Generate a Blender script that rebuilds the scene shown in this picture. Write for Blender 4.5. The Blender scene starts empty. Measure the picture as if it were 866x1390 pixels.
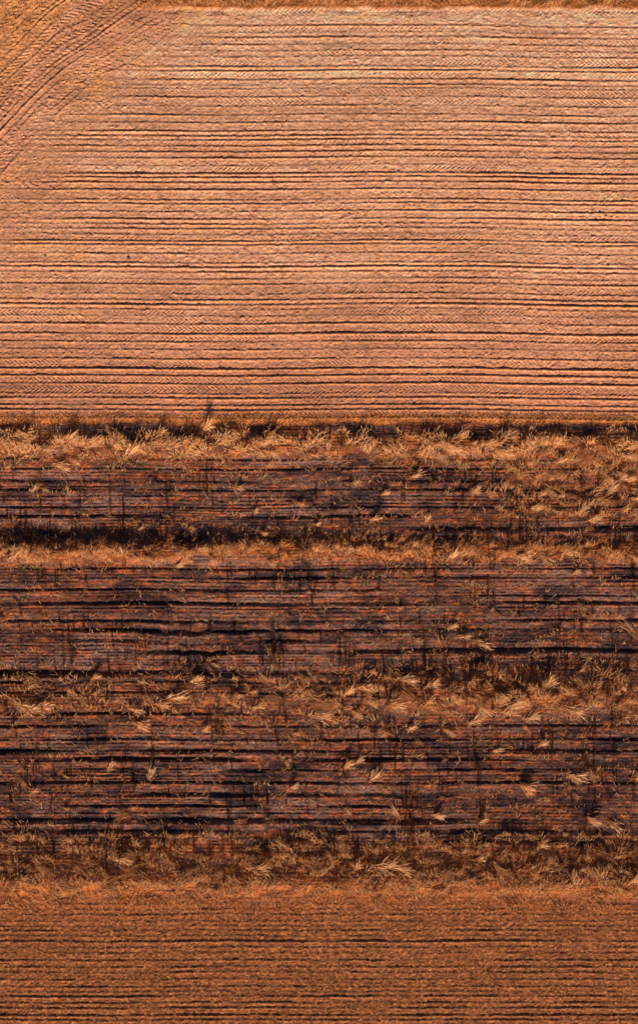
import bpy, math, numpy as np
rng=np.random.default_rng(7)
S=20.0
def X(px): return (px-433.0)/S
def Y(py): return (695.0-py)/S
def lin(c):
    c=np.array(c,float)/255.0
    return np.where(c<=0.04045,c/12.92,((c+0.055)/1.055)**2.4)
ILL=np.array([0.84,0.70,0.60])
def alb(r,g,b): return np.clip(lin((r,g,b))/ILL,0.003,0.9)
_T=rng.random((1024,1024)).astype(np.float32)
def vn(x,y,s=0):
    x=x+s*17.31+500; y=y+s*41.77+500
    xi=np.floor(x).astype(np.int64); yi=np.floor(y).astype(np.int64)
    fx=(x-xi); fy=(y-yi); fx=fx*fx*(3-2*fx); fy=fy*fy*(3-2*fy)
    a=_T[xi&1023,yi&1023]; b=_T[(xi+1)&1023,yi&1023]; c=_T[xi&1023,(yi+1)&1023]; d=_T[(xi+1)&1023,(yi+1)&1023]
    return ((a*(1-fx)+b*fx)*(1-fy)+(c*(1-fx)+d*fx)*fy)*2-1
def fbm(x,y,o=3,s=0):
    t=0;a=1;n=0
    for i in range(o):
        t=t+a*vn(x*2**i,y*2**i,s+i*3.7); n+=a; a*=0.55
    return t/n
def sm(a,b,x):
    t=np.clip((x-a)/(b-a),0,1); return t*t*(3-2*t)

def make_rows(lo,hi,smin,smax,seed,res=0.01,pt=.6,a0=.022,a1=.045,b0=.05,b1=.075,pb=.4):
    r=np.random.default_rng(seed); n=int((hi-lo)/res)
    prof=np.zeros(n); tread=np.zeros(n); tv=np.zeros(n); tone=np.zeros(n)
    g=lo+np.arange(n)*res; p=lo
    while p<hi:
        big=r.random()<pb
        amp=(r.uniform(b0,b1) if big else r.uniform(a0,a1)); w=r.uniform(.05,.075)
        prof+=amp*np.exp(-((g-p)/w)**2)
        prof-=amp*.7*np.exp(-((g-p-0.13)/(w*1.0))**2)
        q=p+r.uniform(smin,smax)
        m=(g>p+.10)&(g<q-.05)
        t=r.random()
        tread[m]=1.0 if t<pt else 0.1
        tv[m]=np.abs(g[m]-(p+q)/2)*(1 if r.random()<.5 else -1)
        tone[m]=r.uniform(-.7,1)
        p=q
    return g,prof,tread,tv,tone
PR=make_rows(-3,60,.24,.70,3,a0=.022,a1=.048,pb=.45)
PD=make_rows(-5,90,.26,0.8,5,a0=.03,a1=.05)
PL=make_rows(-80,-20,.30,0.50,9,pb=.2)
PF=make_rows(-60,20,.15,0.30,11)
def look(tab,v):
    i=np.clip(((v-tab[0][0])/0.01).astype(np.int64),0,len(tab[0])-1)
    return [t[i] for t in tab[1:]]

YB=Y(574); YC=Y(1216)
ruts=[
 (622,.08,.11,-200,1100),(636,.09,.11,-200,1100),(652,.10,.12,-200,700),(664,.11,.13,0,1100),(688,.09,.11,-200,1100),(700,.11,.13,-200,560),
 (723,.26,.42,-300,380),(728,.18,.33,300,640),(716,.18,.28,560,1100),
 (772,.10,.12,-200,1100),(783,.15,.16,100,1100),(800,.12,.13,-200,560),(808,.10,.12,400,1100),(818,.13,.15,-200,1100),(842,.10,.12,-200,1100),
 (854,.14,.16,-200,1100),(868,.16,.18,-200,420),(882,.21,.24,180,1100),(912,.24,.27,-200,620),(925,.10,.13,-200,500),(940,.10,.12,-200,420),
 (968,.11,.13,-200,500),(985,.13,.15,-200,1100),(1003,.11,.13,-200,1100),(1018,.17,.19,-200,1100),(1030,.17,.19,-200,700),(1045,.10,.12,100,1100),
 (1062,.12,.14,-200,1100),(1078,.17,.19,-200,640),(1094,.11,.13,100,1100),(1112,.21,.26,-200,640),(1128,.13,.17,-200,1100),(1143,.14,.2,-200,800)]
def field(x,y):
    n=len(x)
    px=x*S+433; py=695-y*S
    inside=sm(60,30,np.abs(x))*sm(75,45,np.abs(y))
    jit=.014*vn(x/.33,y/.30,201)+.012*vn(x/.15,y/.15,202)
    cl=fbm(x/.18,y/.14,3,10)
    clod=np.maximum(0,vn(x/.12,y/.11,12)-.25)
    clod2=np.maximum(0,vn(x/.28,y/.22,13)-.6)
    # ------------ ploughed field
    big1=fbm(x/9,y/9,3,1)
    v=y+0.14*fbm(x/16,y/30,2,2)+0.02*vn(x/2.2,y/3,4)+0.0035*x+jit
    prof,tread,tv,tone=look(PR,v)
    mod=(.38+.80*np.clip(.5+.9*fbm(x/6.5,v/.45,2,6),0,1.3))*(.74+.45*np.clip(.5+vn(x/.7,v/.3,7),0,1.3))
    strongrow=.70+.40*sm(40,380,py)
    calm=1-.35*sm(90,20,py)
    che=np.sin(2*np.pi*(x/.31+tv/.24)+2.0*vn(x/3.5,y/2,77))
    tmod=tread*np.clip(.45+1.5*fbm(x/3.5,v/.8,2,8),0,1)
    hp=prof*mod*strongrow*calm*.98 + .030*tmod*che
    rad=np.hypot(x-X(640),y-Y(730))
    ang=np.arctan2(y-Y(730),x-X(640))
    rp=rad*S
    dv=rad+.30*fbm(x/5,y/5,2,31)+jit+.6*sm(-.1,.3,fbm(ang*3,rad/7,2,38))
    profd,trd,tvd,toned=look(PD,dv)
    ched=np.sin(2*np.pi*(ang*40/.32+tvd/.24))
    modd=(.15+1.05*np.clip(.5+fbm(ang*10,dv/.45,2,33),0,1.2))*(.65+.6*np.clip(.5+vn(x/.5,y/.5,7),0,1.3))
    hd=profd*modd*.9*(1-.45*sm(110,30,px+py))+.030*trd*ched
    edge=rp-792+84*fbm(x/2.6,y/2.6,3,35)
    md=sm(-66,56,edge)*sm(370,205,px+40*vn(x/2,y/2,34))
    fade=1-.5*np.exp(-((rp-786)/42)**2)*sm(360,240,px)
    left=sm(150,10,px+70*fbm(x/2.5,y/2.5,2,36))*sm(620,200,py)*.7
    hp=hp*(1-left*.5)
    h1=(hp*(1-md)+hd*md)*fade
    rough=(.60+.55*(1-tmod))*(1+.3*md)*(.70+.7*np.clip(.5+fbm(x/2,v/.4,2,9),0,1))
    h1=h1+.023*cl*rough+.055*clod*rough+.06*clod2*rough+.04*fbm(x/3,y/3,3,14)
    c_hi=alb(230,164,127); c_mid=alb(221,150,113); c_lo=alb(196,123,91); c_gold=alb(218,137,79); c_rd=alb(144,80,54)
    t1=sm(20,260,py)[:,None]; t2=sm(300,570,py)[:,None]
    c1=c_hi*(1-t1)+c_mid*t1; c1=c1*(1-t2)+c_lo*t2
    streak=fbm(x/3.4,v/.15,3,16)
    patch=fbm(x/3.5,y/2.0,3,17)
    band=fbm(x/22,y/1.6,2,29)
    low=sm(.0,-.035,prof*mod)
    c1=c1*(1+.32*streak+.14*big1+.18*patch+.16*band+.16*tone*tread+.12*che*tmod)[:,None]
    k=(sm(.05,.6,fbm(x/4,y/1.6,3,27))*.35)[:,None]; c1=c1*(1-k)+alb(180,120,90)*k
    k=np.clip(.40*sm(.01,.045,prof*mod)+.3*sm(.05,.55,streak)+.3*sm(0,.5,fbm(x/.5,v/.2,2,19)),0,.8)[:,None]
    c1=c1*(1-k)+c_gold*k
    k=(sm(.1,.6,fbm(x/1.6,y/1.,3,28))*.5*sm(420,60,px+py*.5))[:,None]; c1=c1*(1-k)+alb(224,144,80)*k
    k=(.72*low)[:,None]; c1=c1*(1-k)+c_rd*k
    k=(.5*sm(.2,.6,fbm(x/.35,v/.2,2,26)))[:,None]; c1=c1*(1-k)+alb(160,96,64)*k
    cd=alb(206,135,98)*(1+.28*fbm(x/1.2,y/1.2,3,18)+.18*toned+.1*ched*trd)[:,None]
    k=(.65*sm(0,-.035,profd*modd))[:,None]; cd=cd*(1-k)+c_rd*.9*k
    k=sm(.0,.4,fbm(ang*10,dv/.3,3,23))[:,None]*.45; cd=cd*(1-k)+alb(204,128,76)*k
    k=(sm(.0,.5,fbm(x/1.8,y/1.8,3,25))*.45)[:,None]; cd=cd*(1-k)+alb(146,92,62)*k
    k=(sm(140,50,px+py+70*fbm(x/2,y/2,3,20))*.7)[:,None]; cd=cd*(1-k)+alb(208,134,76)*(1+.5*fbm(x/.3,y/.3,2,21))[:,None]*k
    kk=(sm(.0,.5,fbm(x/.8,y/.8,3,22))*sm(50,12,np.abs(edge))*sm(350,280,px)*sm(160,90,py))[:,None]*.75
    m2=np.clip(md,0,1)[:,None]
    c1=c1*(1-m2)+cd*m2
    c1=c1*(1-kk)+alb(226,146,82)*kk
    k=(sm(560,567,py+3*vn(x/1.5,y,40)))[:,None]
    c1=c1*(1-k)+alb(196,114,60)*(1+.3*vn(x/.4,y/.2,41))[:,None]*k
    k=sm(15,9,py+3*vn(x/.8,y,42))*sm(150,230,px)
    c1=c1*(1-k[:,None])+alb(150,84,44)*(1+.4*fbm(x/.4,y/.3,2,43))[:,None]*k[:,None]
    h1=h1-.07*np.exp(-((py-13+2*vn(x/1.5,y,44))/4)**2)*sm(150,230,px)*(.5+vn(x/1.,y,45))+.1*k
    fine=fbm(x/.09,y/.08,2,24)
    c1=c1*(1+.36*fine+.24*cl-.6*clod2)[:,None]
    # ------------ overgrown field
    u=y+.10*fbm(x/9,y/20,2,50)+.04*fbm(x/2.0,y/1,2,52)+jit
    dist=np.exp(-((px-255)/60)**2-((py-872)/26)**2)
    u=u+.30*dist+.25*dist*fbm(x/.7,y/.5,2,51)
    pf,_,_,tnf=look(PF,u)
    mf=np.clip(.55+.7*fbm(x/4.0,u/.4,2,54),0,1.3)*(.75+.4*np.clip(.5+vn(x/.5,u/.3,55),0,1.2))
    hf=.72*pf*mf
    shade=np.zeros(n)
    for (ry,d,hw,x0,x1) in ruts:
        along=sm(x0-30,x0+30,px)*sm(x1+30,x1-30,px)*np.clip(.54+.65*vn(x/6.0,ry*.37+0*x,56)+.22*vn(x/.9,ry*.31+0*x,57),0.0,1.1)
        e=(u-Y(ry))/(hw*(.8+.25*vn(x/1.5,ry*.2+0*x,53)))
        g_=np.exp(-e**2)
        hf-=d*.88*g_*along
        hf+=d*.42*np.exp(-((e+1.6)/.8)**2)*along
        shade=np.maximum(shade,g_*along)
    hf+=.50*np.exp(-((py-751+5*vn(x/.9,y*0,59))/13.0)**4)*(.25+.75*sm(560,220,px))*np.clip(.85+.45*fbm(x/1.2,y*0+2,2,61),.3,1.2)
    hf+=.12*np.exp(-((py-604)/20.0)**2)
    hf+=.28*np.exp(-((py-945)/24.0)**2)*sm(400,560,px+40*vn(x/2,y,60))
    hf+=.3*np.exp(-((py-1195)/20.0)**2)
    hf+=.030*fbm(x/.18,y/.14,3,58)+.055*clod+.04*clod2+.09*fbm(x/1.8,y/1.2,3,60)+.10*dist*fbm(x/.3,y/.3,2,49)
    dryness=fbm(x/6,u/.8,3,62)
    c2=alb(106,70,58)*(1+.5*fbm(x/5.5,u/.16,3,64)+.3*tnf)[:,None]
    k=sm(.0,.5,dryness)[:,None]*.55; c2=c2*(1-k)+alb(152,108,92)*k
    k=sm(.0,.4,fbm(x/2.5,y/1.3,3,48))[:,None]*.55; c2=c2*(1-k)+alb(88,54,38)*k
    k=sm(-.05,.5,fbm(x/2.5,u/.2,3,66))[:,None]*.65; c2=c2*(1-k)+alb(136,66,38)*k
    k=sm(.05,.5,fbm(x/.5,u/.16,3,65))[:,None]*.55; c2=c2*(1-k)+alb(198,98,54)*k
    k=sm(.0,.45,fbm(x/2.4,y/.8,3,63))[:,None]*.75; c2=c2*(1-k)+alb(38,30,36)*k
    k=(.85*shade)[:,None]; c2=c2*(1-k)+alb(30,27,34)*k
    st=np.zeros(n)
    for (yy,hh,ss,xa,xb) in [(604,16,.7,-900,2000),(640,28,.45,700,2000),(748,12,.85,-900,2000),(945,24,.5,500,1100),(950,14,.3,-900,500),(1170,26,.6,-900,2000),(1206,14,.95,-900,2000)]:
        st=np.maximum(st,ss*np.exp(-((py+11*fbm(x/1.2,y/.8,2,67)-yy)/hh)**4)*sm(xa-110,xa+70,px+50*vn(x/1.5,y,71))*sm(xb+60,xb-20,px))
    k=(st*(.6+.9*fbm(x/.8,y/.4,3,68)))[:,None]; k=np.clip(k,0,1)
    c2=c2*(1-k)+alb(190,104,52)*(1+.5*fbm(x/.4,y/.25,3,69))[:,None]*k
    c2=c2*(1+.60*fbm(x/.12,y/.10,3,70))[:,None]
    # ------------ lower stubble field
    s3=y+.05*fbm(x/8,y/20,2,80)+.035*vn(x/1.0,y/1.5,81)+jit*1.1
    pl,_,_,tnl=look(PL,s3)
    ml=np.clip(.62+.7*fbm(x/2.5,s3/.5,2,83),.1,1.3)*(.7+.5*np.clip(.5+vn(x/.3,s3/.3,88),0,1.2))
    h3=.92*pl*ml+.035*fbm(x/.13,y/.11,3,82)+.055*clod
    c3=alb(148,84,52)*(1+.35*fbm(x/4.0,s3/.25,3,84)+.12*tnl)[:,None]
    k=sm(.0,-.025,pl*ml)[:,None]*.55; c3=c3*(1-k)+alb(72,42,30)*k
    k=sm(.0,.4,fbm(x/.14,s3/.12,2,85))[:,None]*.45; c3=c3*(1-k)+alb(214,132,76)*k
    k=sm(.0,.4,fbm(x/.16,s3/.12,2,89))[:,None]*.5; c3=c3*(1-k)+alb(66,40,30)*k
    c3=c3*(1+.5*fbm(x/.1,y/.1,2,86))[:,None]
    k=(sm(1246,1212,py+26*fbm(x/.9,y/.6,3,87)))[:,None]*.6; c3=c3*(1-k)+alb(184,100,52)*(1+.5*fbm(x/.4,y/.3,2,69))[:,None]*k
    wob=3*vn(x/2.,y*0+3,90)
    m12=sm(572,578,py+wob); m23=sm(1206,1232,py+wob+10*fbm(x/.7,y/.5,2,91))
    h=(h1*(1-m12)+hf*m12)*(1-m23)+h3*m23
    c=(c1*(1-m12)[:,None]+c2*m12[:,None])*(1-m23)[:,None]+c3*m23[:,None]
    h=h*inside
    return h,np.clip(c,.004,.88)

def ground_mat(name,bump=.5):
    m=bpy.data.materials.new(name); m.use_nodes=True; nt=m.node_tree; N=nt.nodes; L=nt.links
    b=N["Principled BSDF"]; b.inputs["Roughness"].default_value=1; b.inputs["Specular IOR Level"].default_value=.05
    at=N.new("ShaderNodeAttribute"); at.attribute_name="col"
    tc=N.new("ShaderNodeNewGeometry")
    no=N.new("ShaderNodeTexNoise"); no.inputs["Scale"].default_value=14; no.inputs["Detail"].default_value=6; no.inputs["Roughness"].default_value=.7
    L.new(tc.outputs["Position"],no.inputs["Vector"])
    mr=N.new("ShaderNodeMapRange"); mr.inputs[1].default_value=.3; mr.inputs[2].default_value=.7; mr.inputs[3].default_value=.55; mr.inputs[4].default_value=1.45
    L.new(no.outputs["Fac"],mr.inputs[0])
    vm=N.new("ShaderNodeVectorMath"); vm.operation='SCALE'
    L.new(at.outputs["Color"],vm.inputs[0]); L.new(mr.outputs[0],vm.inputs["Scale"])
    L.new(vm.outputs[0],b.inputs["Base Color"])
    no2=N.new("ShaderNodeTexNoise"); no2.inputs["Scale"].default_value=9; no2.inputs["Detail"].default_value=5; no2.inputs["Roughness"].default_value=.75
    L.new(tc.outputs["Position"],no2.inputs["Vector"])
    bu=N.new("ShaderNodeBump"); bu.inputs["Strength"].default_value=bump; bu.inputs["Distance"].default_value=.06
    L.new(no2.outputs["Fac"],bu.inputs["Height"]); L.new(bu.outputs[0],b.inputs["Normal"])
    return m
def grass_mat(name):
    m=bpy.data.materials.new(name); m.use_nodes=True; nt=m.node_tree; N=nt.nodes; L=nt.links
    b=N["Principled BSDF"]; b.inputs["Roughness"].default_value=.6; b.inputs["Specular IOR Level"].default_value=.25
    at=N.new("ShaderNodeAttribute"); at.attribute_name="col"
    oi=N.new("ShaderNodeObjectInfo"); mr=N.new("ShaderNodeMapRange"); mr.inputs[3].default_value=.95; mr.inputs[4].default_value=1.08
    L.new(oi.outputs["Random"],mr.inputs[0])
    geo=N.new("ShaderNodeNewGeometry"); no=N.new("ShaderNodeTexNoise"); no.inputs["Scale"].default_value=1.2; no.inputs["Detail"].default_value=3
    L.new(geo.outputs["Position"],no.inputs["Vector"])
    m2=N.new("ShaderNodeMapRange"); m2.inputs[1].default_value=.3; m2.inputs[2].default_value=.7; m2.inputs[3].default_value=.85; m2.inputs[4].default_value=1.15
    L.new(no.outputs["Fac"],m2.inputs[0])
    mu=N.new("ShaderNodeMath"); mu.operation='MULTIPLY'; L.new(mr.outputs[0],mu.inputs[0]); L.new(m2.outputs[0],mu.inputs[1])
    vm=N.new("ShaderNodeVectorMath"); vm.operation='SCALE'
    L.new(at.outputs["Color"],vm.inputs[0]); L.new(mu.outputs[0],vm.inputs["Scale"])
    mi=N.new("ShaderNodeVectorMath"); mi.operation='MINIMUM'; mi.inputs[1].default_value=(.95,.6,.32); L.new(vm.outputs[0],mi.inputs[0])
    L.new(mi.outputs[0],b.inputs["Base Color"])
    tr=N.new("ShaderNodeBsdfTranslucent"); L.new(mi.outputs[0],tr.inputs["Color"])
    mx=N.new("ShaderNodeMixShader"); mx.inputs[0].default_value=.15
    out=[n for n in N if n.type=='OUTPUT_MATERIAL'][0]
    L.new(b.outputs[0],mx.inputs[1]); L.new(tr.outputs[0],mx.inputs[2]); L.new(mx.outputs[0],out.inputs["Surface"])
    return m
M_soil=ground_mat("soil",.8); M_grass=grass_mat("dry_grass")

def mesh_np(name,V,F,C,mat,smooth=True):
    me=bpy.data.meshes.new(name)
    me.vertices.add(len(V)); me.vertices.foreach_set("co",V.astype(np.float32).ravel())
    nf=len(F); me.loops.add(nf*4); me.loops.foreach_set("vertex_index",F.astype(np.int32).ravel())
    me.polygons.add(nf); me.polygons.foreach_set("loop_start",np.arange(0,nf*4,4,dtype=np.int32))
    me.polygons.foreach_set("loop_total",np.full(nf,4,dtype=np.int32))
    me.update(calc_edges=True)
    if smooth: me.polygons.foreach_set("use_smooth",np.ones(nf,dtype=bool))
    a=me.attributes.new("col","FLOAT_COLOR","POINT")
    a.data.foreach_set("color",np.concatenate([C,np.ones((len(C),1))],1).astype(np.float32).ravel())
    me.materials.append(mat)
    return me
def add(name,me,label=None,cat=None,kind=None,group=None):
    o=bpy.data.objects.new(name,me); bpy.context.scene.collection.objects.link(o)
    if label:o["label"]=label
    if cat:o["category"]=cat
    if kind:o["kind"]=kind
    if group:o["group"]=group
    return o

def axis(lo,hi,st):
    core=np.arange(lo,hi+st/2,st); d=st;p=hi
    ext=[]
    while p<400: d=min(d*1.35,40); p+=d; ext.append(p)
    return core,np.array(ext)
cx,ext=axis(-24,24,.05)
xs=np.concatenate([(-ext)[::-1],cx,ext])
extd=ext-24
def sheet(name,ys,label,cat):
    gx,gy=np.meshgrid(xs,ys); x=gx.ravel(); y=gy.ravel()
    h,c=field(x,y)
    nx=len(xs); ny=len(ys)
    i=np.arange((ny-1)*nx).reshape(ny-1,nx)[:,:-1].ravel()
    F=np.stack([i,i+1,i+nx+1,i+nx],1)
    me=mesh_np(name,np.stack([x,y,h],1),F,c,M_soil)
    return add(name,me,label,cat,"structure")
ya=np.arange(YB,37.5,.04); sheet("ploughed_field",np.concatenate([ya,37.5+extd]),"pale reddish-brown ploughed soil with furrows and tyre tread marks","field")
yb=np.linspace(YC,YB,int((YB-YC)/.04)); sheet("overgrown_field",yb,"dark brown fallow soil with ruts and dry weeds","field")
yc=np.arange(YC,-37.5,-.04)[::-1]; yc[-1]=YC; sheet("stubble_field",np.concatenate([(-37.5-extd)[::-1],yc]),"golden brown harvested field with fine stubble rows","field")

NB=np.array([0,-.60,.80])
def ribbons(P,L,az,tilt,bend,w,col,ns=3,plume=0.0,wob=.25,dark=.45,nrm=NB,nj=.22):
    n=len(P); V=np.zeros((n,ns+1,2,3)); C=np.zeros((n,ns+1,2,3))
    p=P.copy(); th=tilt.copy(); a=az.copy()
    nn=nrm+rng.normal(0,nj,(n,3))
    for k in range(ns+1):
        s=k/ns
        ww=w*(1-.8*s**2)
        if plume>0: ww=w*(.5+plume*math.exp(-((s-.8)/.2)**2)) if s<1 else w*.3
        th=tilt+bend*(s+.5/ns)
        dr=np.stack([np.sin(th)*np.cos(a),np.sin(th)*np.sin(a),np.cos(th)],1)
        d=np.cross(dr,nn); d/=(np.linalg.norm(d,axis=1)[:,None]+1e-6)
        d=d*ww[:,None]*.5
        V[:,k,0]=p-d; V[:,k,1]=p+d
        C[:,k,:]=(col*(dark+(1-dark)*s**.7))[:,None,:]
        if k<ns:
            a=a+rng.normal(0,wob/ns,n)
            p=p+dr*(L/ns)[:,None]
    V[...,2]=np.maximum(V[...,2],P[:,2][:,None,None]-.01)
    b=(np.arange(n)*(ns+1)*2)[:,None]+np.arange(ns)[None,:]*2
    F=np.stack([b,b+1,b+3,b+2],-1).reshape(-1,4)
    return V.reshape(-1,3),F,C.reshape(-1,3)
def join(parts):
    V=[];F=[];C=[];o=0
    for v,f,c in parts: V.append(v);F.append(f+o);C.append(c);o+=len(v)
    return np.concatenate(V),np.concatenate(F),np.concatenate(C)
G_pale=np.array([.95,.56,.29]); G_gold=np.array([.95,.45,.17]); G_or=np.array([.84,.31,.09]); G_br=np.array([.36,.12,.042]); G_dk=alb(60,40,32)
def pick(n,cols,pr):
    i=rng.choice(len(cols),n,p=pr); c=np.array(cols)[i]; return c*rng.uniform(.82,1.08,n)[:,None]
def hz(x,y): return field(x,y)[0]

tufts=[]
for k in range(20):
    n=int(rng.integers(50,100)); spx=rng.uniform(.12,.34); spy=rng.uniform(.06,.15)
    P=np.stack([np.clip(rng.normal(0,spx,n),-.6,.6),np.clip(rng.normal(0,spy,n),-.35,.35),np.zeros(n)],1)
    az=rng.normal(0,rng.uniform(.15,.42),n)+rng.uniform(-.4,.4)*P[:,0]/spx*.3
    L=.25+1.15*rng.random(n)**1.4
    a=ribbons(P,L,az,rng.uniform(.4,1.0,n),rng.uniform(.4,.9,n),rng.uniform(.018,.032,n),pick(n,[G_pale,G_gold,G_or],[.80,.17,.03]),ns=5,plume=1.1,dark=.75,wob=.25)
    n2=int(n*.7); P2=np.stack([np.clip(rng.normal(0,spx*1.6,n2),-.8,.8),np.clip(rng.normal(0,spy*2.2,n2),-.45,.45),np.zeros(n2)],1)
    b=ribbons(P2,rng.uniform(.15,.45,n2),rng.normal(0,1.0,n2),rng.uniform(.2,.8,n2),rng.uniform(.3,1.,n2),rng.uniform(.014,.026,n2),pick(n2,[G_gold,G_or,G_br],[.5,.38,.12]),ns=3,dark=.6)
    na=20; nr=4; rr=np.linspace(.02,1,nr+1); aa=np.arange(na)/na*2*np.pi
    edgeR=1+.25*np.sin(aa*3+k)+.15*np.sin(aa*7+2*k)
    mv=[];mc=[]
    for r_ in rr:
        for j in range(na):
            mv.append([math.cos(aa[j])*r_*edgeR[j]*spx*1.8,math.sin(aa[j])*r_*edgeR[j]*max(spy*2.0,.2),.05*(1-r_**2)+rng.normal(0,.008)])
            mc.append(G_br*rng.uniform(.4,.7))
    mf_=[[i*na+j,(i)*na+(j+1)%na,(i+1)*na+(j+1)%na,(i+1)*na+j] for i in range(nr) for j in range(na)]
    c_=(np.array(mv),np.array(mf_)[:,::-1],np.array(mc))
    V,F,C=join([a,b,c_]); V[:,2]-=.02
    tufts.append(mesh_np("dry_grass_tuft",V,F,C,M_grass,False))
T=[(60,830,.8),(5,835,.9),(25,950,1.2),(50,955,1.2),(70,958,.9),(178,955,1.1),(232,942,1.1),(215,950,.9),(262,918,.8),(185,975,1.1),(205,1047,.8),(228,1040,.8),
(30,1052,.6),(175,1100,1.1),(150,1150,.8),(345,955,1.),(362,918,.6),(380,942,.9),(430,965,1.1),(452,950,1.2),(470,935,.8),(490,925,1.),(415,915,.7),(525,865,.8),
(600,868,.9),(625,858,.8),(648,866,1.1),(610,846,.7),(560,940,1.),(590,958,1.1),(620,940,1.),(650,950,1.1),(690,955,1.),(740,925,1.1),(770,955,1.),(715,970,.9),(555,982,.8),
(505,1050,.8),(468,1035,.8),(540,1100,1.),(590,1100,.7),(710,1060,1.1),(775,1048,1.),(800,1040,.8),(828,1110,1.),(850,955,1.),(860,853,1.1),(862,1050,1.),(800,700,.8),
(702,748,1.),(560,772,.7),(240,762,.7),(95,803,.7),(640,662,.8),(700,640,.8),(785,690,.8),(652,1108,.8),(475,1098,.6),(675,828,.8),(795,830,.7),(800,1105,.8),(5,955,1.1),
(130,1165,1.),(160,1160,1.1),(185,1152,.9),(240,1168,1.2),(265,1172,.9),(285,1185,.9),(345,1170,1.1),(370,1168,.8),(330,1108,.7),(395,1062,.7),(430,1168,.9),(480,1172,.9),(515,1168,1.),(540,1170,1.1),
(575,1180,.8),(610,1175,.9),(645,1160,.8),(672,1168,1.1),(690,1178,1.),(730,1140,1.1),(755,1165,1.),(775,1190,.9),(815,1185,1.),(850,1190,1.),(70,1175,.9),(30,1185,.8),
(100,1195,.8),(18,750,.9),(50,752,.7),(90,748,.7),(125,755,.7),(200,748,.6),(275,740,.7),(320,735,.8),(365,755,.7),(420,745,.7),(470,745,.7),(520,758,.6),(610,750,.9),(655,745,.8),(735,750,.9),(770,745,.7),
(820,752,1.),(855,748,1.),(740,655,.8),(765,640,.9),(820,640,.8),(850,655,.8),(835,675,.8),(790,735,.6),(320,655,.6),(345,690,.5),(480,650,.5),(45,660,.5),(560,640,.8),(590,650,.6),
(500,905,.7),(545,915,.9),(580,925,.9),(675,935,1.),(640,975,.8),(605,985,.7),(530,950,1.),(575,950,1.),(790,920,.8),(760,1000,.6),(480,960,.8),(500,945,.9),(400,990,.5),(320,935,.7),(300,965,.6),(275,985,.6)]
for x0 in np.arange(2,870,14.5):
    dens=.95 if (x0<300 or x0>470) else .7
    if rng.random()<dens: T.append((x0+rng.normal(0,6),603+rng.normal(0,9)+3*math.sin(x0/60),rng.uniform(.55,1.1)))
for _ in range(24): T.append((rng.uniform(700,866),rng.uniform(612,695),rng.uniform(.35,.7)))
for _ in range(80): T.append((rng.uniform(-10,880),rng.uniform(625,1195),rng.uniform(.3,.6)))
T=T[:299]
tx=np.array([X(t[0]) for t in T]); ty=np.array([Y(t[1]+6) for t in T]); tz=hz(tx,ty)
for i,t in enumerate(T):
    o=add("dry_grass_tuft",tufts[i%20],"tuft of pale dry grass bent over on dark fallow soil","grass tuft",None,"dry grass tufts on the overgrown field")
    if 575<t[1]<628: o["label"]="tall pale dry grass tuft along the ploughed field edge"
    elif 1135<t[1]<1215: o["label"]="dry grass tuft on the orange grassy strip"
    s=t[2]*rng.uniform(.75,1.0)
    o.location=(tx[i],ty[i],tz[i]+.07); o.scale=(s,s,s*rng.uniform(.8,1.1))
    ang=rng.choice([.35,2.8,-.5,1.0,3.5],p=[.32,.3,.2,.05,.13]); o.rotation_euler=(0,0,ang+rng.normal(0,.3))

def scatter(n,xr,yfun,Lr,wr,cols,pr,tilt=(.1,.7),bend=(.2,1.),ns=3,plume=0,azm=None,azs=9.,mask=None,dark=.6):
    px=rng.uniform(xr[0],xr[1],n); py=yfun(n,px)
    if mask is not None:
        k=rng.random(n)<mask(px,py); px=px[k];py=py[k]
    n=len(px); x=X(px);y=Y(py); z=hz(x,y)-.01
    if azm is None: az=rng.uniform(0,6.283,n)
    elif azm=="flow": az=1.57+2.6*fbm(x/1.0,y/.8,2,300)+rng.normal(0,.5,n)
    else: az=azm+rng.normal(0,azs,n)
    return ribbons(np.stack([x,y,z],1),rng.uniform(*Lr,n),az,rng.uniform(*tilt,n),rng.uniform(*bend,n),rng.uniform(*wr,n),pick(n,cols,pr),ns=ns,plume=plume,dark=dark)
def obj(name,parts,label,cat):
    V,F,C=join(parts); return add(name,mesh_np(name,V,F,C,M_grass,False),label,cat,"stuff")
XR=(-40,906)
def clump(sx,sy,s,lo=-.1,hi=.4):
    return lambda px,py: sm(lo,hi,fbm(X(px)/sx,Y(py)/sy,2,s))
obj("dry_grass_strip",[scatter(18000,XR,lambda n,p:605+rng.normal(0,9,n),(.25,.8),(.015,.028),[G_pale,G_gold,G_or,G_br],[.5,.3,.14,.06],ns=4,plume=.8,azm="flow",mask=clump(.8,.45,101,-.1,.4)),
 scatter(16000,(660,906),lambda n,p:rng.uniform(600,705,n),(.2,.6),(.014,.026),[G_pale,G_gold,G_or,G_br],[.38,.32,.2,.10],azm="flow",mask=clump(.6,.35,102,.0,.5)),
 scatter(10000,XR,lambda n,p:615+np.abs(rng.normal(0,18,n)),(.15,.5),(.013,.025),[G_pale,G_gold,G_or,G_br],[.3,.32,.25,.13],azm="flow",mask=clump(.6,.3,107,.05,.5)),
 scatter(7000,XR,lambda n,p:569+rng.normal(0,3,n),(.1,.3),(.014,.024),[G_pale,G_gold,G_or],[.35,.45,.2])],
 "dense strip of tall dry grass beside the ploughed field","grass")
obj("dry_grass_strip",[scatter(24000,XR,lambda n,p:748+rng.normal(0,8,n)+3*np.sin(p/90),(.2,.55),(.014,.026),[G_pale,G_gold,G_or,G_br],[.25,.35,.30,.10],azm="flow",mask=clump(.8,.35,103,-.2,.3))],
 "low orange dry grass growing on a narrow bank","grass")
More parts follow.
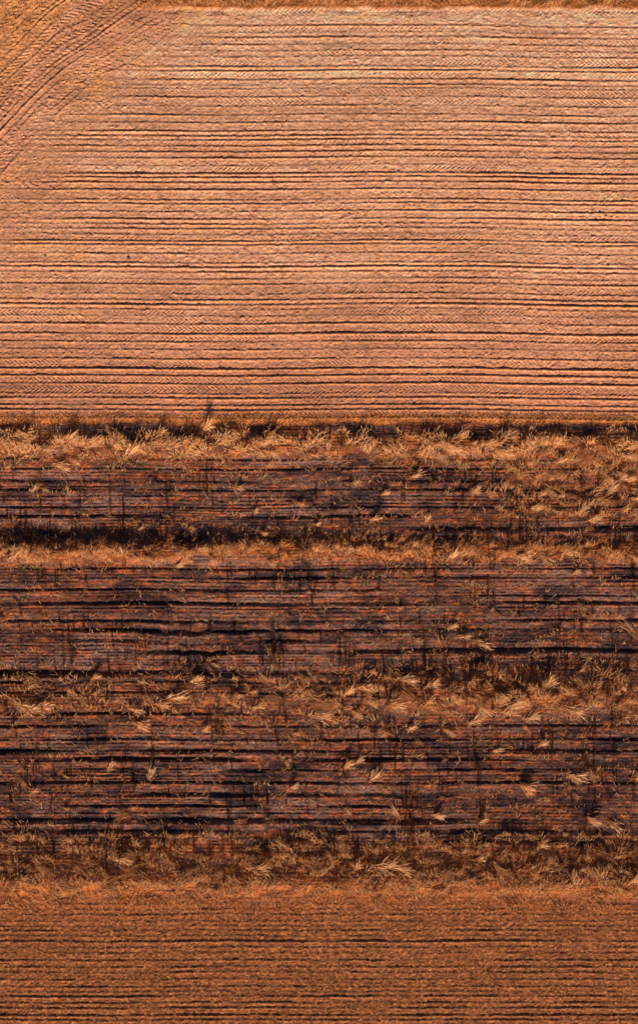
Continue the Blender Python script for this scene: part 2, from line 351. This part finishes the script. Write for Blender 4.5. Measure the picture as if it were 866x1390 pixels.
obj("dry_grass_strip",[scatter(34000,XR,lambda n,p:943+rng.normal(0,20,n),(.25,.75),(.016,.030),[G_pale,G_gold,G_or,G_br],[.45,.33,.16,.06],azm="flow",mask=lambda a,b:(.35+.65*sm(330,560,a))*clump(.75,.3,104,.08,.4)(a,b))],
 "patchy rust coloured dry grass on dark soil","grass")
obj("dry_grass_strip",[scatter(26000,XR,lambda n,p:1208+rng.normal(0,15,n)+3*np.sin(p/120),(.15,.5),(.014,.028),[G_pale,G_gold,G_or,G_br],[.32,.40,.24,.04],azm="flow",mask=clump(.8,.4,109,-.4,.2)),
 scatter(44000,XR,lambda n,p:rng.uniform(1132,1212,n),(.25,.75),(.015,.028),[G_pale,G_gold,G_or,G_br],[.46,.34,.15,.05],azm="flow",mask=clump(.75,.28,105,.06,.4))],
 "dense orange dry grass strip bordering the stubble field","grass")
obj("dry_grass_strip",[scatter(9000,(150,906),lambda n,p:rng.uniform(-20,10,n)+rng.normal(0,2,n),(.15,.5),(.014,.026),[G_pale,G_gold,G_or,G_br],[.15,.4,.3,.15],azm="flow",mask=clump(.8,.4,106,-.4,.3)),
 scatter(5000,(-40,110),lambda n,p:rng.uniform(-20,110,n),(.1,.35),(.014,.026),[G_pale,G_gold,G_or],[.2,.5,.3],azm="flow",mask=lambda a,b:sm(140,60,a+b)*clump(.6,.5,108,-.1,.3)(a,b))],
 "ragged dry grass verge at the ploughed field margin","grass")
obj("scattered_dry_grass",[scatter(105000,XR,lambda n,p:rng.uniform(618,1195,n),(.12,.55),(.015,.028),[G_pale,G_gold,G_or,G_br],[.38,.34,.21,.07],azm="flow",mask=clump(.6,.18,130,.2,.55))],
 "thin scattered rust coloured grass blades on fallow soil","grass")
NW=1900
ptsx=rng.uniform(-20,886,NW); ptsy=rng.uniform(640,1200,NW)
kk=rng.random(NW)<.14+.86*sm(-.1,.4,fbm(X(ptsx)/1.0,Y(ptsy)/1.5,2,120)); ptsx=ptsx[kk];ptsy=ptsy[kk]
hgt=.35+1.1*rng.random(len(ptsx))**1.5
extra=[(x,738+rng.normal(0,5),rng.uniform(.3,1.0)) for x in rng.uniform(0,866,110)]+[(x,rng.uniform(900,945),rng.uniform(.6,1.4)) for x in rng.uniform(520,866,90)]+[(x,rng.uniform(588,604),.25+.6*rng.random()**2) for x in rng.uniform(0,866,110)]+[(x,rng.uniform(1140,1165),rng.uniform(.5,1.3)) for x in rng.uniform(0,866,110)]
for (cx_,cy_) in [(705,735),(725,733),(780,905),(765,900),(790,850),(590,790),(250,905),(185,1060),(580,905),(800,1040),(375,880),(30,710),(60,790),(340,1090),(470,900),(650,900),(640,1030),(560,1080),(90,905),(300,990),(700,690),(840,740),(520,1000)]:
    extra+=[(cx_+rng.normal(0,9),cy_+rng.normal(0,6),rng.uniform(.8,1.6)) for _ in range(5)]
ptsx=np.concatenate([ptsx,[e[0] for e in extra]]); ptsy=np.concatenate([ptsy,[e[1] for e in extra]]); hgt=np.concatenate([hgt,[e[2] for e in extra]])
m=7; wx=np.repeat(X(ptsx),m)+rng.normal(0,.06,len(ptsx)*m); wy=np.repeat(Y(ptsy),m)+rng.normal(0,.14,len(ptsx)*m)
hh=np.repeat(hgt,m)*rng.uniform(.4,1.1,len(wx))
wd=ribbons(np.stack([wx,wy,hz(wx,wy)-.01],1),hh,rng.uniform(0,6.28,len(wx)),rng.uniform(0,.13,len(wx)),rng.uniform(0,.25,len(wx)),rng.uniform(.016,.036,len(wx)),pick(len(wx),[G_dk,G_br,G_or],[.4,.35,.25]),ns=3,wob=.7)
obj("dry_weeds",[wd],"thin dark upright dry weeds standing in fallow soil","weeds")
def rowy(sp,lo,hi,j):
    def f(n,p):
        r=rng.integers(0,int((hi-lo)/sp),n); return lo+r*sp+rng.normal(0,j,n)+2*vn(X(p)/9,r*.0+3.,7)
    return f
obj("stubble",[scatter(90000,XR,rowy(5.0,618,1195,.9),(.05,.14),(.016,.028),[G_pale,G_gold,G_or,G_br,G_dk],[.12,.18,.28,.30,.12],ns=1,mask=lambda a,b:.10+.9*sm(-.15,.4,fbm(X(a)/3.,Y(b)/.3,2,110)))],
 "short brown stubble stems in rows on fallow soil","stubble")
obj("stubble",[scatter(65000,XR,rowy(7.6,1214,1410,2.0),(.08,.17),(.014,.024),[G_pale,G_gold,G_or,G_br],[.18,.26,.28,.28],ns=1,mask=lambda a,b:.25+.75*sm(-.1,.4,fbm(X(a)/.4,Y(b)/.3,2,111)))],
 "short golden stubble stems in fine rows","stubble")
def hl(a,b):
    rp=np.hypot(a-640,b-730); return np.clip(sm(150,50,a+b)*.8+sm(45,5,np.abs(rp-796))*sm(170,110,b)*sm(350,300,a),0,1)*sm(-.1,.5,fbm(X(a)/.8,Y(b)/.8,2,113))
obj("straw_litter",[scatter(100000,XR,lambda n,p:rng.uniform(-10,572,n),(.06,.2),(.014,.026),[G_pale,G_gold,G_or,G_br],[.36,.22,.15,.27],tilt=(1.0,1.6),bend=(0,.1),ns=1,dark=1,azm=0.,azs=.8,mask=lambda a,b:.16+.84*sm(-.1,.5,fbm(X(a)/1.8,Y(b)/.2,2,112))),
 scatter(28000,(-40,360),lambda n,p:rng.uniform(-20,280,n),(.08,.22),(.018,.03),[G_pale,G_gold,G_or],[.45,.4,.15],tilt=(1.2,1.6),bend=(0,.1),ns=1,dark=1,mask=hl)],
 "scattered bits of dry straw lying on ploughed soil","straw")

def simple_mat(name,col):
    m=bpy.data.materials.new(name); m.use_nodes=True; nt=m.node_tree; b=nt.nodes["Principled BSDF"]; b.inputs["Roughness"].default_value=.9
    no=nt.nodes.new("ShaderNodeTexNoise"); no.inputs["Scale"].default_value=12
    r=nt.nodes.new("ShaderNodeValToRGB"); r.color_ramp.elements[0].color=(*[c*.6 for c in col],1); r.color_ramp.elements[1].color=(*col,1)
    nt.links.new(no.outputs["Fac"],r.inputs[0]); nt.links.new(r.outputs[0],b.inputs["Base Color"]); return m
import bmesh, mathutils
bm=bmesh.new(); bmesh.ops.create_cone(bm,cap_ends=True,segments=8,radius1=.06,radius2=.05,depth=1.3)
bmesh.ops.translate(bm,verts=bm.verts,vec=(0,0,.6))
bmesh.ops.create_cone(bm,cap_ends=True,segments=8,radius1=.052,radius2=.01,depth=.12,matrix=mathutils.Matrix.Translation((0,0,1.31)))
me=bpy.data.meshes.new("wooden_stake"); bm.to_mesh(me); bm.free(); me.materials.append(simple_mat("weathered_wood",(.6,.42,.28)))
o=add("wooden_stake",me,"weathered pale wooden stake standing on the grassy bank","stake"); x=X(169);y=Y(752); o.location=(x,y,float(hz(np.array([x]),np.array([y]))[0])); o.rotation_euler=(-.35,.05,0)
ms=simple_mat("stone",(.14,.09,.07))
for (sx,sy,r) in [(175,350,.12),(541,233,.09),(383,172,.07),(62,347,.07)]:
    bm=bmesh.new(); bmesh.ops.create_icosphere(bm,subdivisions=2,radius=r)
    for v in bm.verts: v.co*=rng.uniform(.8,1.15); v.co.z*=.6
    me=bpy.data.meshes.new("stone"); bm.to_mesh(me); bm.free(); me.materials.append(ms)
    o=add("stone",me,"small dark stone lying on pale ploughed soil","stone",None,"dark stones on the ploughed field")
    x=X(sx);y=Y(sy);o.location=(x,y,float(hz(np.array([x]),np.array([y]))[0])+r*.15); o.rotation_euler=(0,0,sx)

EL=27.0
sun=bpy.data.lights.new("sun","SUN"); sun.energy=5; sun.angle=math.radians(.5); sun.color=(1,.80,.60)
so=bpy.data.objects.new("sun",sun); bpy.context.scene.collection.objects.link(so)
so.rotation_euler=(math.radians(90-EL),0,math.radians(2))
w=bpy.data.worlds.new("World"); bpy.context.scene.world=w; w.use_nodes=True
nt=w.node_tree; bg=nt.nodes["Background"]; sk=nt.nodes.new("ShaderNodeTexSky"); sk.sky_type='NISHITA'; sk.sun_disc=False
sk.sun_elevation=math.radians(EL); sk.sun_rotation=math.radians(180)
nt.links.new(sk.outputs[0],bg.inputs[0]); bg.inputs[1].default_value=.05
cam=bpy.data.cameras.new("camera"); co=bpy.data.objects.new("camera",cam); bpy.context.scene.collection.objects.link(co)
H=85.0; co.location=(0,0,H); co.rotation_euler=(0,0,0)
cam.sensor_fit='VERTICAL'; cam.sensor_height=24; cam.lens=24*H/69.5; cam.clip_end=2000
bpy.context.scene.camera=co
sc=bpy.context.scene; sc.view_settings.view_transform='Standard'; sc.view_settings.look='None'; sc.view_settings.exposure=0
